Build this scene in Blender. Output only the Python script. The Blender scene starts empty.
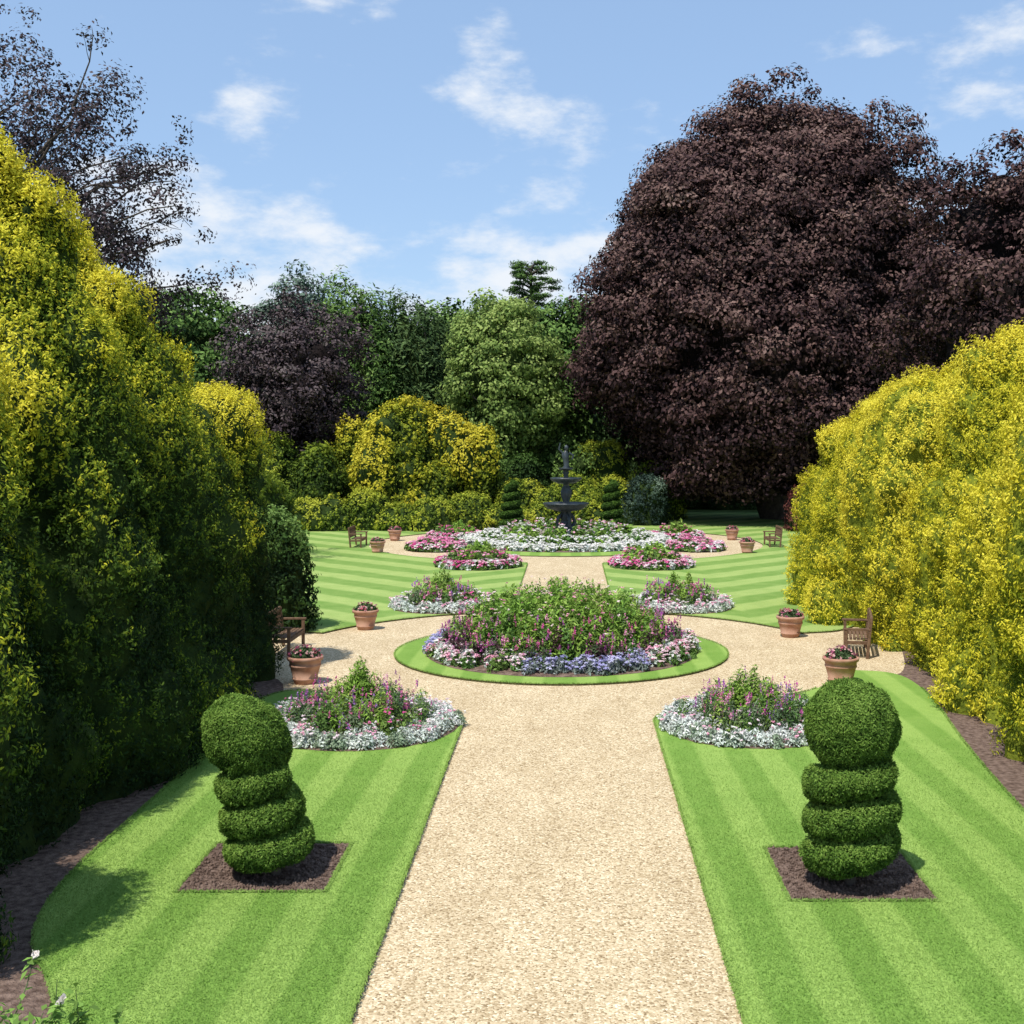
import bpy, math, numpy as np
from math import radians, pi, sin, cos
rng=np.random.default_rng(7)
S=bpy.context.scene
# ---------------------------------------------------------------- utils
def vnoise(p):
    p=np.asarray(p,dtype=np.float64); i=np.floor(p).astype(np.int64); f=p-i; f=f*f*(3-2*f)
    def h(x,y,z):
        n=(x*374761393+y*668265263+z*1442695041)&0xffffffff
        n=((n^(n>>13))*1274126177)&0xffffffff
        n=((n^(n>>16))*2246822519)&0xffffffff
        return ((n^(n>>15))&0xffffff)/float(0xffffff)
    x,y,z=i[:,0],i[:,1],i[:,2]; a,b,c=f[:,0],f[:,1],f[:,2]
    r=0
    for dx in (0,1):
        for dy in (0,1):
            for dz in (0,1):
                w=(a if dx else 1-a)*(b if dy else 1-b)*(c if dz else 1-c)
                r=r+w*h(x+dx,y+dy,z+dz)
    return r*2-1
def norm(v):
    return v/np.maximum(np.linalg.norm(v,axis=1,keepdims=True),1e-9)
def rdir(n):
    return norm(rng.normal(size=(n,3)))
def link(o,parent=None):
    S.collection.objects.link(o)
    if parent: o.parent=parent
    return o
def empty(name,loc=(0,0,0)):
    e=bpy.data.objects.new(name,None); e.location=loc; e.empty_display_size=.3
    S.collection.objects.link(e); return e
def np_mesh(name,V,F,mat,parent=None,col=None,smooth=False):
    V=np.asarray(V,dtype=np.float32).reshape(-1,3); F=np.asarray(F,dtype=np.int32); k=F.shape[1]
    me=bpy.data.meshes.new(name)
    me.vertices.add(len(V)); me.vertices.foreach_set('co',V.ravel())
    me.loops.add(F.size); me.loops.foreach_set('vertex_index',F.ravel())
    me.polygons.add(len(F)); me.polygons.foreach_set('loop_start',np.arange(0,F.size,k,dtype=np.int32))
    if smooth: me.polygons.foreach_set('use_smooth',np.ones(len(F),dtype=bool))
    me.update(calc_edges=True)
    if col is not None:
        a=me.color_attributes.new('Col','FLOAT_COLOR','POINT')
        c=np.ones((len(V),4),dtype=np.float32); c[:,:3]=col
        a.data.foreach_set('color',c.ravel())
    me.materials.append(mat)
    return link(bpy.data.objects.new(name,me),parent)
TOTAL=[0]
class Leaves:
    def __init__(s): s.P=[];s.N=[];s.T=[];s.L=[];s.W=[];s.C=[]
    def add(s,P,N,T,L,W,C):
        n=len(P); TOTAL[0]+=n
        s.P.append(P);s.N.append(N);s.T.append(T)
        s.L.append(np.broadcast_to(L,(n,)).copy());s.W.append(np.broadcast_to(W,(n,)).copy());s.C.append(np.clip(np.broadcast_to(C,(n,3)),0.002,1).copy())
    def build(s,name,mat,parent=None):
        P=np.concatenate(s.P);N=norm(np.concatenate(s.N));T=np.concatenate(s.T)
        L=np.concatenate(s.L)[:,None];W=np.concatenate(s.W)[:,None];C=np.concatenate(s.C)
        T=norm(T-N*(T*N).sum(1,keepdims=True)+1e-5); B=np.cross(N,T)
        fold=N*W*0.18
        V=np.stack([P-T*L*.5,P+B*W*.5+fold-T*L*.06,P+T*L*.5,P-B*W*.5+fold-T*L*.06],axis=1).reshape(-1,3)
        F=np.arange(len(P)*4).reshape(-1,4)
        return np_mesh(name,V,F,mat,parent,col=np.repeat(C,4,axis=0))
# ---------------------------------------------------------------- materials
def newmat(name):
    m=bpy.data.materials.new(name); m.use_nodes=True; nt=m.node_tree
    b=nt.nodes['Principled BSDF']; return m,nt,b
def foliage_mat(name,trans=.25,rough=.7,spec=.15):
    m,nt,b=newmat(name); N=nt.nodes; L=nt.links
    at=N.new('ShaderNodeAttribute'); at.attribute_name='Col'
    L.new(at.outputs['Color'],b.inputs['Base Color']); b.inputs['Roughness'].default_value=rough
    b.inputs['Specular IOR Level'].default_value=spec
    if trans>0:
        tr=N.new('ShaderNodeBsdfTranslucent'); L.new(at.outputs['Color'],tr.inputs['Color'])
        mx=N.new('ShaderNodeMixShader'); mx.inputs[0].default_value=trans
        L.new(b.outputs[0],mx.inputs[1]); L.new(tr.outputs[0],mx.inputs[2]); L.new(mx.outputs[0],N['Material Output'].inputs[0])
    return m
M_leaf=foliage_mat('foliage',.28); M_leafo=foliage_mat('dense_foliage',0); M_petal=foliage_mat('petals',.3,.8,.1)
def noise_mat(name,c1,c2,scale,rough=.8,bump=.3,bscale=None,detail=6,bdist=.02,spec=.3):
    m,nt,b=newmat(name); N=nt.nodes; L=nt.links
    tc=N.new('ShaderNodeTexCoord'); n=N.new('ShaderNodeTexNoise'); n.inputs['Scale'].default_value=scale; n.inputs['Detail'].default_value=detail
    L.new(tc.outputs['Object'],n.inputs['Vector'])
    r=N.new('ShaderNodeValToRGB'); r.color_ramp.elements[0].position=.32; r.color_ramp.elements[1].position=.68
    r.color_ramp.elements[0].color=(*c1,1); r.color_ramp.elements[1].color=(*c2,1)
    L.new(n.outputs['Fac'],r.inputs['Fac']); L.new(r.outputs['Color'],b.inputs['Base Color'])
    n2=N.new('ShaderNodeTexNoise'); n2.inputs['Scale'].default_value=bscale or scale*3; n2.inputs['Detail'].default_value=4
    L.new(tc.outputs['Object'],n2.inputs['Vector'])
    bp=N.new('ShaderNodeBump'); bp.inputs['Strength'].default_value=bump; bp.inputs['Distance'].default_value=bdist
    L.new(n2.outputs['Fac'],bp.inputs['Height']); L.new(bp.outputs[0],b.inputs['Normal'])
    b.inputs['Roughness'].default_value=rough; b.inputs['Specular IOR Level'].default_value=spec
    return m
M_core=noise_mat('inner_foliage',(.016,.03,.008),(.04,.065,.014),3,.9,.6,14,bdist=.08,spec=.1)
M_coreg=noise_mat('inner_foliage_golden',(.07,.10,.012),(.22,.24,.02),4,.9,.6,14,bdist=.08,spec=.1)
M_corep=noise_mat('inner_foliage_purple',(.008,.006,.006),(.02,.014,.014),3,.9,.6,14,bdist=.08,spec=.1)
M_coret=noise_mat('clipped_foliage',(.015,.035,.008),(.04,.08,.015),14,.9,.8,60,bdist=.02,spec=.1)
M_soil=noise_mat('soil',(.10,.065,.050),(.27,.19,.15),11,.95,1.0,45,bdist=.04,spec=.1)
M_bark=noise_mat('bark',(.05,.04,.032),(.13,.105,.085),4,.9,.8,18,bdist=.04)
M_terra=noise_mat('terracotta',(.36,.18,.12),(.50,.30,.21),5,.9,.25,40,bdist=.005,spec=.15)
M_wood=noise_mat('weathered_wood',(.10,.055,.03),(.20,.12,.07),12,.75,.4,60,bdist=.004)
M_iron=noise_mat('dark_bronze',(.018,.025,.03),(.045,.06,.07),5,.45,.2,40,bdist=.005,spec=.5)
M_stone=noise_mat('stone',(.28,.25,.20),(.42,.39,.33),5,.85,.4,40,bdist=.01)
M_ground=noise_mat('rough_grass',(.04,.07,.015),(.09,.14,.035),.6,.95,.5,8,bdist=.05,spec=.1)
def gravel_mat():
    m,nt,b=newmat('gravel'); N=nt.nodes; L=nt.links
    tc=N.new('ShaderNodeTexCoord')
    v=N.new('ShaderNodeTexVoronoi'); v.inputs['Scale'].default_value=46; L.new(tc.outputs['Object'],v.inputs['Vector'])
    sx=N.new('ShaderNodeSeparateColor'); L.new(v.outputs['Color'],sx.inputs[0])
    r=N.new('ShaderNodeValToRGB'); e=r.color_ramp.elements
    e[0].position=0; e[0].color=(.24,.17,.095,1); e[1].position=1; e[1].color=(.88,.78,.58,1)
    for p,c in ((.16,(.42,.32,.19)),(.5,(.59,.475,.305)),(.86,(.68,.565,.385))):
        q=e.new(p); q.color=(*c,1)
    L.new(sx.outputs[0],r.inputs['Fac'])
    n=N.new('ShaderNodeTexNoise'); n.inputs['Scale'].default_value=.8; n.inputs['Detail'].default_value=9; n.inputs['Roughness'].default_value=.7
    mp=N.new('ShaderNodeMapping'); mp.inputs['Scale'].default_value=(1.6,.7,1); L.new(tc.outputs['Object'],mp.inputs[0]); L.new(mp.outputs[0],n.inputs['Vector'])
    r2=N.new('ShaderNodeValToRGB'); r2.color_ramp.elements[0].position=.3; r2.color_ramp.elements[1].position=.7
    r2.color_ramp.elements[0].color=(.82,.78,.72,1); r2.color_ramp.elements[1].color=(1.07,1.06,1.04,1); L.new(n.outputs['Fac'],r2.inputs['Fac'])
    mx=N.new('ShaderNodeMix'); mx.data_type='RGBA'; mx.blend_type='MULTIPLY'; mx.inputs[0].default_value=1
    L.new(r.outputs[0],mx.inputs[6]); L.new(r2.outputs[0],mx.inputs[7]); L.new(mx.outputs[2],b.inputs['Base Color'])
    bp=N.new('ShaderNodeBump'); bp.inputs['Strength'].default_value=.6; bp.inputs['Distance'].default_value=.012; bp.invert=True
    L.new(v.outputs['Distance'],bp.inputs['Height']); L.new(bp.outputs[0],b.inputs['Normal'])
    b.inputs['Roughness'].default_value=.95; b.inputs['Specular IOR Level'].default_value=.1
    return m
M_gravel=gravel_mat()
def lawn_mat(name,kind,lo,hi,amt=.6):
    m,nt,b=newmat(name); N=nt.nodes; L=nt.links
    def mth(op,a,c=None):
        x=N.new('ShaderNodeMath'); x.operation=op
        for i,q in enumerate((a,c)):
            if q is None: continue
            if isinstance(q,(int,float)): x.inputs[i].default_value=q
            else: L.new(q,x.inputs[i])
        return x.outputs[0]
    tc=N.new('ShaderNodeTexCoord'); sp=N.new('ShaderNodeSeparateXYZ'); L.new(tc.outputs['Object'],sp.inputs[0])
    wn=N.new('ShaderNodeTexNoise'); wn.inputs['Scale'].default_value=.8; wn.inputs['Detail'].default_value=3; L.new(tc.outputs['Object'],wn.inputs['Vector'])
    if kind=='near':
        wob=mth('MULTIPLY',wn.outputs['Fac'],.10)
        ax=mth('ABSOLUTE',mth('ADD',sp.outputs['X'],.2)); k=mth('ADD',ax,mth('MULTIPLY',sp.outputs['Y'],.02)); k=mth('DIVIDE',mth('ADD',k,wob),.88)
    else:
        wob=mth('MULTIPLY',wn.outputs['Fac'],.5)
        ax=mth('ABSOLUTE',mth('ADD',sp.outputs['X'],.2)); ax=mth('ABSOLUTE',mth('SUBTRACT',ax,5.2))
        k=mth('SUBTRACT',sp.outputs['Y'],mth('MULTIPLY',ax,.95)); k=mth('DIVIDE',mth('ADD',k,wob),2.7)
    s=mth('SINE',mth('MULTIPLY',k,2*pi))
    mr=N.new('ShaderNodeMapRange'); mr.inputs[1].default_value=-.30; mr.inputs[2].default_value=.30; L.new(s,mr.inputs[0])
    n=N.new('ShaderNodeTexNoise'); n.inputs['Scale'].default_value=1.3; n.inputs['Detail'].default_value=9; n.inputs['Roughness'].default_value=.7; L.new(tc.outputs['Object'],n.inputs['Vector'])
    f=mth('ADD',mth('MULTIPLY',mr.outputs[0],amt),mth('MULTIPLY',mth('SUBTRACT',n.outputs['Fac'],.32),1.2))
    r=N.new('ShaderNodeValToRGB'); r.color_ramp.elements[0].color=(*lo,1); r.color_ramp.elements[1].color=(*hi,1); L.new(f,r.inputs['Fac'])
    fn=N.new('ShaderNodeTexNoise'); fn.inputs['Scale'].default_value=55; fn.inputs['Detail'].default_value=3; L.new(tc.outputs['Object'],fn.inputs['Vector'])
    r2=N.new('ShaderNodeValToRGB'); r2.color_ramp.elements[0].position=.3; r2.color_ramp.elements[1].position=.7
    r2.color_ramp.elements[0].color=(.74,.76,.68,1); r2.color_ramp.elements[1].color=(1.18,1.14,1.2,1); L.new(fn.outputs['Fac'],r2.inputs['Fac'])
    mx=N.new('ShaderNodeMix'); mx.data_type='RGBA'; mx.blend_type='MULTIPLY'; mx.inputs[0].default_value=1
    L.new(r.outputs[0],mx.inputs[6]); L.new(r2.outputs[0],mx.inputs[7]); L.new(mx.outputs[2],b.inputs['Base Color'])
    bp=N.new('ShaderNodeBump'); bp.inputs['Strength'].default_value=.5; bp.inputs['Distance'].default_value=.015
    L.new(fn.outputs['Fac'],bp.inputs['Height']); L.new(bp.outputs[0],b.inputs['Normal'])
    b.inputs['Roughness'].default_value=.9; b.inputs['Specular IOR Level'].default_value=.1
    return m
G_LO=(.150,.280,.046); G_HI=(.29,.425,.100)
M_lawnN=lawn_mat('mown_grass_near','near',G_LO,G_HI,.56)
M_lawnF=lawn_mat('mown_grass_far','far',(.14,.26,.05),(.34,.44,.135),.62)
# ---------------------------------------------------------------- ground sheets
import bmesh
def poly_obj(name,pts,ztop,zbot,mat,sidemat=None,parent=None):
    bm=bmesh.new(); vs=[bm.verts.new((x,y,ztop)) for x,y in pts]
    f=bm.faces.new(vs); f.normal_update()
    if f.normal.z<0: f.normal_flip()
    if zbot is not None:
        lo=[bm.verts.new((x,y,zbot)) for x,y in pts]; n=len(pts)
        for i in range(n):
            q=bm.faces.new((vs[i],vs[(i+1)%n],lo[(i+1)%n],lo[i])); q.material_index=1 if sidemat else 0
    bmesh.ops.triangulate(bm,faces=[g for g in bm.faces if len(g.verts)>4])
    me=bpy.data.meshes.new(name); bm.to_mesh(me); bm.free(); me.materials.append(mat)
    if sidemat: me.materials.append(sidemat)
    return link(bpy.data.objects.new(name,me),parent)
def arc(c,R,a0,a1,n=40):
    return [(c[0]+R*cos(radians(a)),c[1]+R*sin(radians(a))) for a in np.linspace(a0,a1,n)]
def chaikin(p,it=2):
    for _ in range(it):
        q=[p[0]]
        for a,b in zip(p[:-1],p[1:]):
            q+= [(a[0]*.75+b[0]*.25,a[1]*.75+b[1]*.25),(a[0]*.25+b[0]*.75,a[1]*.25+b[1]*.75)]
        p=q+[p[-1]]
    return p
def bez(a,b,c,n=8):
    return [((1-t)**2*a[0]+2*t*(1-t)*b[0]+t*t*c[0],(1-t)**2*a[1]+2*t*(1-t)*b[1]+t*t*c[1]) for t in np.linspace(0,1,n)]
C1=(-.2,28.3);R1=6.7;C2=(-.2,58.);R2=9.4
g=poly_obj('ground',[(-1500,-200),(1500,-200),(1500,2500),(-1500,2500)],-.03,None,M_ground)
gp=poly_obj('gravel_path',[(-12,-3),(12,-3),(12,72),(-12,72)],0.0,None,M_gravel)
ZL=.04
M_edge=noise_mat('turf_edge',(.06,.06,.025),(.12,.12,.045),20,.95,.6,60)
def corner(px,c,R,sgn_near,side):
    dx=px-c[0]; dy=math.sqrt(R*R-dx*dx)*(-1 if sgn_near else 1)
    K=(px,c[1]+dy); a=math.degrees(math.atan2(dy,dx))
    return K,a
K,a=corner(-1.88,C1,R1,True,-1)
a%=360
p0=(-1.88,K[1]-.7); A1=arc(C1,R1,a-6,222,24)
left=chaikin([A1[-1],(-5.75,23.7),(-6.05,22.4),(-5.95,20),(-5.8,18.4),(-5.75,16),(-5.75,13.6),(-5.4,11.9),(-4.7,10.9),(-4.3,10),(-4.2,3)])
nearL=[(-1.88,-2),(-1.88,8),(-1.88,14)]+bez(p0,K,A1[0])+A1[1:]+left[1:]+[(-4.2,-2)]
lawnL=poly_obj('lawn',nearL,ZL,0,M_lawnN,M_edge)
K,a=corner(1.48,C1,R1,True,1); a%=360
p0=(1.48,K[1]-.7); A1=arc(C1,R1,a+6,339,24)
right=chaikin([A1[-1],(6.9,25.7),(7.1,24.6),(6.9,22.5),(6.5,20),(6.15,17),(5.9,14),(5.8,3)])
nearR=[(1.48,-2),(1.48,8),(1.48,14)]+bez(p0,K,A1[0])+A1[1:]+right[1:]+[(5.8,-2)]
lawnR=poly_obj('lawn',nearR,ZL,0,M_lawnN,M_edge)
K1,a1=corner(-1.7,C1,R1,False,-1); K2,a2=corner(-1.7,C2,R2,True,-1); a2%=360
B1=arc(C1,R1,a1+5,157,20); B2=arc(C2,R2,90,a2-3,60)
farL=bez((-1.7,K1[1]+.6),K1,B1[0])+B1[1:]+chaikin([B1[-1],(-7.6,31.3),(-8.4,33),(-9,36)])[1:]+[(-20,40),(-20,82),(-.2,82)]+B2[:-1]+bez(B2[-1],K2,(-1.7,K2[1]-.8))
lawnFL=poly_obj('lawn',farL,ZL,0,M_lawnF,M_edge)
farR=[(-.4-x,y) for x,y in farL][::-1]
lawnFR=poly_obj('lawn',farR,ZL,0,M_lawnF,M_edge)
ringI=arc(C1,3.9,0,355,72); lawnI=poly_obj('lawn',ringI,ZL,0,M_lawnN,M_edge)
poly_obj('lawn',arc(C2,6.7,0,355,72),ZL,0,M_lawnN,M_edge)
poly_obj('soil_border',chaikin([(-3.9,2),(-3.9,10),(-5,13),(-5.2,18),(-5.4,22),(-5.9,25.1),(-7,25.6),(-9,26.5)])+[(-13,27),(-13,2)],.012,None,M_soil)
poly_obj('soil_border',chaikin([(5.5,2),(5.5,14),(6.,19),(6.6,23),(6.7,25.2),(7.3,26),(8,29)])+[(8,39),(14,39),(14,2)],.012,None,M_soil)
def sq(x0,x1,y0,y1):
    p=[]
    for (a,b) in (((x0,y0),(x1,y0)),((x1,y0),(x1,y1)),((x1,y1),(x0,y1)),((x0,y1),(x0,y0))):
        for t in np.linspace(0,1,17)[:-1]:
            p.append((a[0]+(b[0]-a[0])*t+rng.normal()*.010,a[1]+(b[1]-a[1])*t+rng.normal()*.010))
    return p
sbL=poly_obj('soil_bed',sq(-4.34,-2.68,13.15,14.75),ZL+.006,None,M_soil)
sbR=poly_obj('soil_bed',sq(2.36,3.98,12.9,14.6),ZL+.006,None,M_soil)
def clods(name,X,Y,z,parent,smin=.008,smax=.028):
    n=len(X); O=np.array([[1,0,0],[0,1,0],[-1,0,0],[0,-1,0],[0,0,1],[0,0,-1]],float)
    s=(smin+(smax-smin)*rng.random(n)**3)
    V=(O[None]*(.6+.7*rng.random((n,6,1))))*s[:,None,None]+rng.normal(size=(n,6,3))*s[:,None,None]*.2
    V=V+np.stack([X,Y,np.full(n,z)+s*.3],1)[:,None,:]
    T=np.array([[0,1,4],[1,2,4],[2,3,4],[3,0,4],[1,0,5],[2,1,5],[3,2,5],[0,3,5]])
    F=(np.arange(n)[:,None,None]*6+T[None]).reshape(-1,3)
    return np_mesh(name,V.reshape(-1,3),F,M_soil,parent)
n=3200; clods('clods',-4.30+1.58*rng.random(n),13.18+1.53*rng.random(n),ZL+.006,sbL)
clods('clods',2.40+1.54*rng.random(n),12.94+1.62*rng.random(n),ZL+.006,sbR)
def inpoly(P,poly):
    poly=np.array(poly); x,y=P[:,0],P[:,1]; r=np.zeros(len(P),bool); n=len(poly); j=n-1
    for i in range(n):
        xi,yi=poly[i];xj,yj=poly[j]
        c=((yi>y)!=(yj>y))&(x<(xj-xi)*(y-yi)/(yj-yi+1e-12)+xi); r^=c; j=i
    return r
def blades(name,P,H,W,parent):
    n=len(P); P3=np.column_stack([P,ZL+H*.4])
    T=np.column_stack([rng.normal(size=n)*.5,rng.normal(size=n)*.5,np.ones(n)])
    N=np.column_stack([rng.normal(size=n),rng.normal(size=n)-.4,1.0+.3*rng.random(n)])
    st=np.clip(np.sin((np.abs(P[:,0]+.2)+.02*P[:,1]+.05)/.88*2*pi)/.6+.5,0,1)*.50
    v=(st+rng.random(n)*.5+.02)[:,None]
    C=np.array(G_LO)*(1-v)+np.array(G_HI)*v
    lv=Leaves(); lv.add(P3,N,T,H*1.3,W,C); lv.build(name,M_leaf,parent)
def grass(name,poly,x0,x1,n,holes,parent):
    Y=9.5+11*(1-np.sqrt(rng.random(n))); X=x0+(x1-x0)*rng.random(n); P=np.stack([X,Y],1)
    k=inpoly(P,poly)
    for h in holes: k&=~((X>h[0])&(X<h[1])&(Y>h[2])&(Y<h[3]))
    P=P[k]; blades(name,P,.012+.015*rng.random(len(P)),.009,parent)
def edge_grass(poly,parent,ymax=24,dens=260,ymin=9.5,cl=True):
    p=np.array(poly+[poly[0]] if cl else poly); out=[]
    for a,b in zip(p[:-1],p[1:]):
        L=np.linalg.norm(b-a)
        if max(a[1],b[1])<ymin or min(a[1],b[1])>ymax: continue
        m=int(L*dens); t=rng.random((m,1)); out.append(a+(b-a)*t)
    P=np.concatenate(out); P=P[(P[:,1]>ymin)&(P[:,1]<ymax)]; P=P+rng.normal(size=P.shape)*.010
    blades('edge_blades',P,.02+.03*rng.random(len(P)),.011,parent)
grass('grass_blades',nearL,-6,-1.86,110000,[(-4.37,-2.66,13.13,14.77)],lawnL)
grass('grass_blades',nearR,1.46,7.2,130000,[(2.33,4.01,12.88,14.62)],lawnR)
edge_grass(nearL,lawnL); edge_grass(nearR,lawnR); edge_grass(ringI,lawnI,ymax=33,dens=200)
edge_grass([(-4.34,13.15),(-2.68,13.15),(-2.68,14.75),(-4.34,14.75)],lawnL,dens=500); edge_grass([(2.36,12.9),(3.98,12.9),(3.98,14.6),(2.36,14.6)],lawnR,dens=500)
edge_grass(farL,lawnFL,ymax=50,ymin=30,dens=120); edge_grass(farR,lawnFR,ymax=50,ymin=30,dens=120)
# ---------------------------------------------------------------- foliage volumes
def ramp(f,cols):
    f=np.clip(f,0,1)*(len(cols)-1); i=np.minimum(f.astype(int),len(cols)-2); t=(f-i)[:,None]; c=np.array(cols)
    return c[i]*(1-t)+c[i+1]*t
SUN=norm(np.array([[-.27,-.42,1.0]]))[0]
def lobe_pts(l,d,amps,disp_off=0,zs=.7):
    cx,cy,rx,ry,H,p=l[:6]; z0=l[6] if len(l)>6 else 0
    rho=np.hypot(d[:,0],d[:,1]); s=(rho**p+np.abs(d[:,2])**p)**(-1/p); q=d*s[:,None]
    rq=np.maximum(np.hypot(q[:,0],q[:,1]),1e-6)
    P=np.array([cx,cy,z0])+q*np.array([rx,ry,H])
    g=np.stack([rq**(p-2)*q[:,0]/rx,rq**(p-2)*q[:,1]/ry,np.sign(q[:,2])*np.abs(q[:,2])**(p-1)/H],1); n=norm(g)
    D=0; Q=P*np.array([1,1,zs])
    for k,(a,sc) in enumerate(amps):
        v=vnoise(Q/sc+17.3*sc)
        if k<2: v=np.abs(v)*1.9-.62+.25*v   # billows separated by creases
        D=D+a*v
    return P+n*(D+disp_off)[:,None],n,D
def foliage_lobes(name,lobes,palette,dens,leaf=(.075,.03),per=12,pl=.26,amps=((.32,1.5),(.17,.5),(.08,.2)),parent=None,core=M_core,expo=.35,bias=.45,up=.75,coreoff=-.12,zs=.7,hs=0.0,cull=0,zref=None,mat=None,jit=.05):
    par=parent or empty(name,(0,0,0)); lv=Leaves(); A=sum(a for a,_ in amps)
    for li,l in enumerate(lobes):
        cx,cy,rx,ry,H,p=l[:6]; z0=l[6] if len(l)>6 else 0
        n=int(dens*(pi*(rx+ry)*H*.85+pi*rx*ry*.5))
        d=rdir(n)
        if z0==0: d[:,2]=np.abs(d[:,2])
        P,N,D=lobe_pts(l,d,amps,zs=zs)
        k=P[:,2]>0.02
        for m2,o in enumerate(lobes):
            if m2==li: continue
            oz=o[6] if len(o)>6 else 0
            F=(((P[:,0]-o[0])/o[2])**2+((P[:,1]-o[1])/o[3])**2)**(o[5]/2)+np.abs((P[:,2]-oz)/o[4])**o[5]
            k&=F>.80
        if cull: k&=(N[:,0]*cull<.35)|(rng.random(n)<.12)
        k&=(N[:,1]<.55)|(rng.random(n)<.3)
        P=P[k];N=N[k];D=D[k];n=len(P)
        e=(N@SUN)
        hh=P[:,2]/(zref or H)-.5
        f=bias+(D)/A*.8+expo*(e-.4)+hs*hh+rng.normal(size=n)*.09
        m=n*per
        ax=norm(N*.75+np.array([0,0,up])+rng.normal(size=(n,3))*.32)
        nn=np.repeat(N,per,0); axr=np.repeat(ax,per,0); s=rng.random(m)
        ln=np.repeat(pl*(.6+.8*rng.random(n)),per)
        off=rng.normal(size=(m,3))*(jit*(1.35-s))[:,None]
        PP=np.repeat(P,per,0)-nn*.04+axr*(s*ln)[:,None]+off
        T=axr+norm(off)*.8+rng.normal(size=(m,3))*.3
        NN=nn*.8+norm(off)*.7+np.array([0,0,.2])+rng.normal(size=(m,3))*.4
        sc=(.6+.8*rng.random(m))*(1.15-.35*s)
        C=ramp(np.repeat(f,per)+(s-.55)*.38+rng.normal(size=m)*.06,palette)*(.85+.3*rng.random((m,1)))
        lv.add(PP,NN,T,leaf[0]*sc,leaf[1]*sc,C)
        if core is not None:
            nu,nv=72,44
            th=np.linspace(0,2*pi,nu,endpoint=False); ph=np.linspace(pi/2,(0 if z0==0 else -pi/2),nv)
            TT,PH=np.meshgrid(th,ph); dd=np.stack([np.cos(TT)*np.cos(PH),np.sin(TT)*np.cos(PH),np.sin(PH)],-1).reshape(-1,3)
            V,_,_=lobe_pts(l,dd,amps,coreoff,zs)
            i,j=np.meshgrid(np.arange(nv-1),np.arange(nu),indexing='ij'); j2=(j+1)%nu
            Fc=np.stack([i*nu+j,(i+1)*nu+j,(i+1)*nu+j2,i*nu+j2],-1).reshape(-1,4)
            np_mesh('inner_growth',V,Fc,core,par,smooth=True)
    lv.build('foliage',mat or M_leaf,par)
    return par
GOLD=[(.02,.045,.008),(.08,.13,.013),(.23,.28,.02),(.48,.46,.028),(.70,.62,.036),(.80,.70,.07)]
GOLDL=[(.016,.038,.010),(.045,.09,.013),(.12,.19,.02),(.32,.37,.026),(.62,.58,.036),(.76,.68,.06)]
def tube(pts,rad,sides=8):
    pts=np.array(pts,float); n=len(pts); V=[];F=[]
    for i in range(n):
        t=pts[min(i+1,n-1)]-pts[max(i-1,0)]; t/=np.linalg.norm(t)+1e-9
        a=np.cross(t,[0.3,1,.1]); a/=np.linalg.norm(a)+1e-9; b=np.cross(t,a)
        for k in range(sides):
            an=2*pi*k/sides; V.append(pts[i]+(a*cos(an)+b*sin(an))*rad[i])
    for i in range(n-1):
        for k in range(sides):
            F.append((i*sides+k,i*sides+(k+1)%sides,(i+1)*sides+(k+1)%sides,(i+1)*sides+k))
    return np.array(V),np.array(F)
class Tubes:
    def __init__(s): s.V=[];s.F=[];s.n=0
    def add(s,pts,rad,sides=8):
        V,F=tube(pts,rad,sides); s.V.append(V); s.F.append(F+s.n); s.n+=len(V)
    def build(s,name,mat,parent): return np_mesh(name,np.concatenate(s.V),np.concatenate(s.F),mat,parent,smooth=True)
def limb(a,b,sag,n=6,wob=.25):
    a=np.array(a,float);b=np.array(b,float);L=np.linalg.norm(b-a); o=rng.normal(size=3)*L*.06*wob*4
    return [a+(b-a)*t+np.array([0,0,sag*L*sin(pi*t)])+o*sin(pi*t)+rng.normal(size=3)*L*.018*sin(pi*t) for t in np.linspace(0,1,n)]
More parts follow.
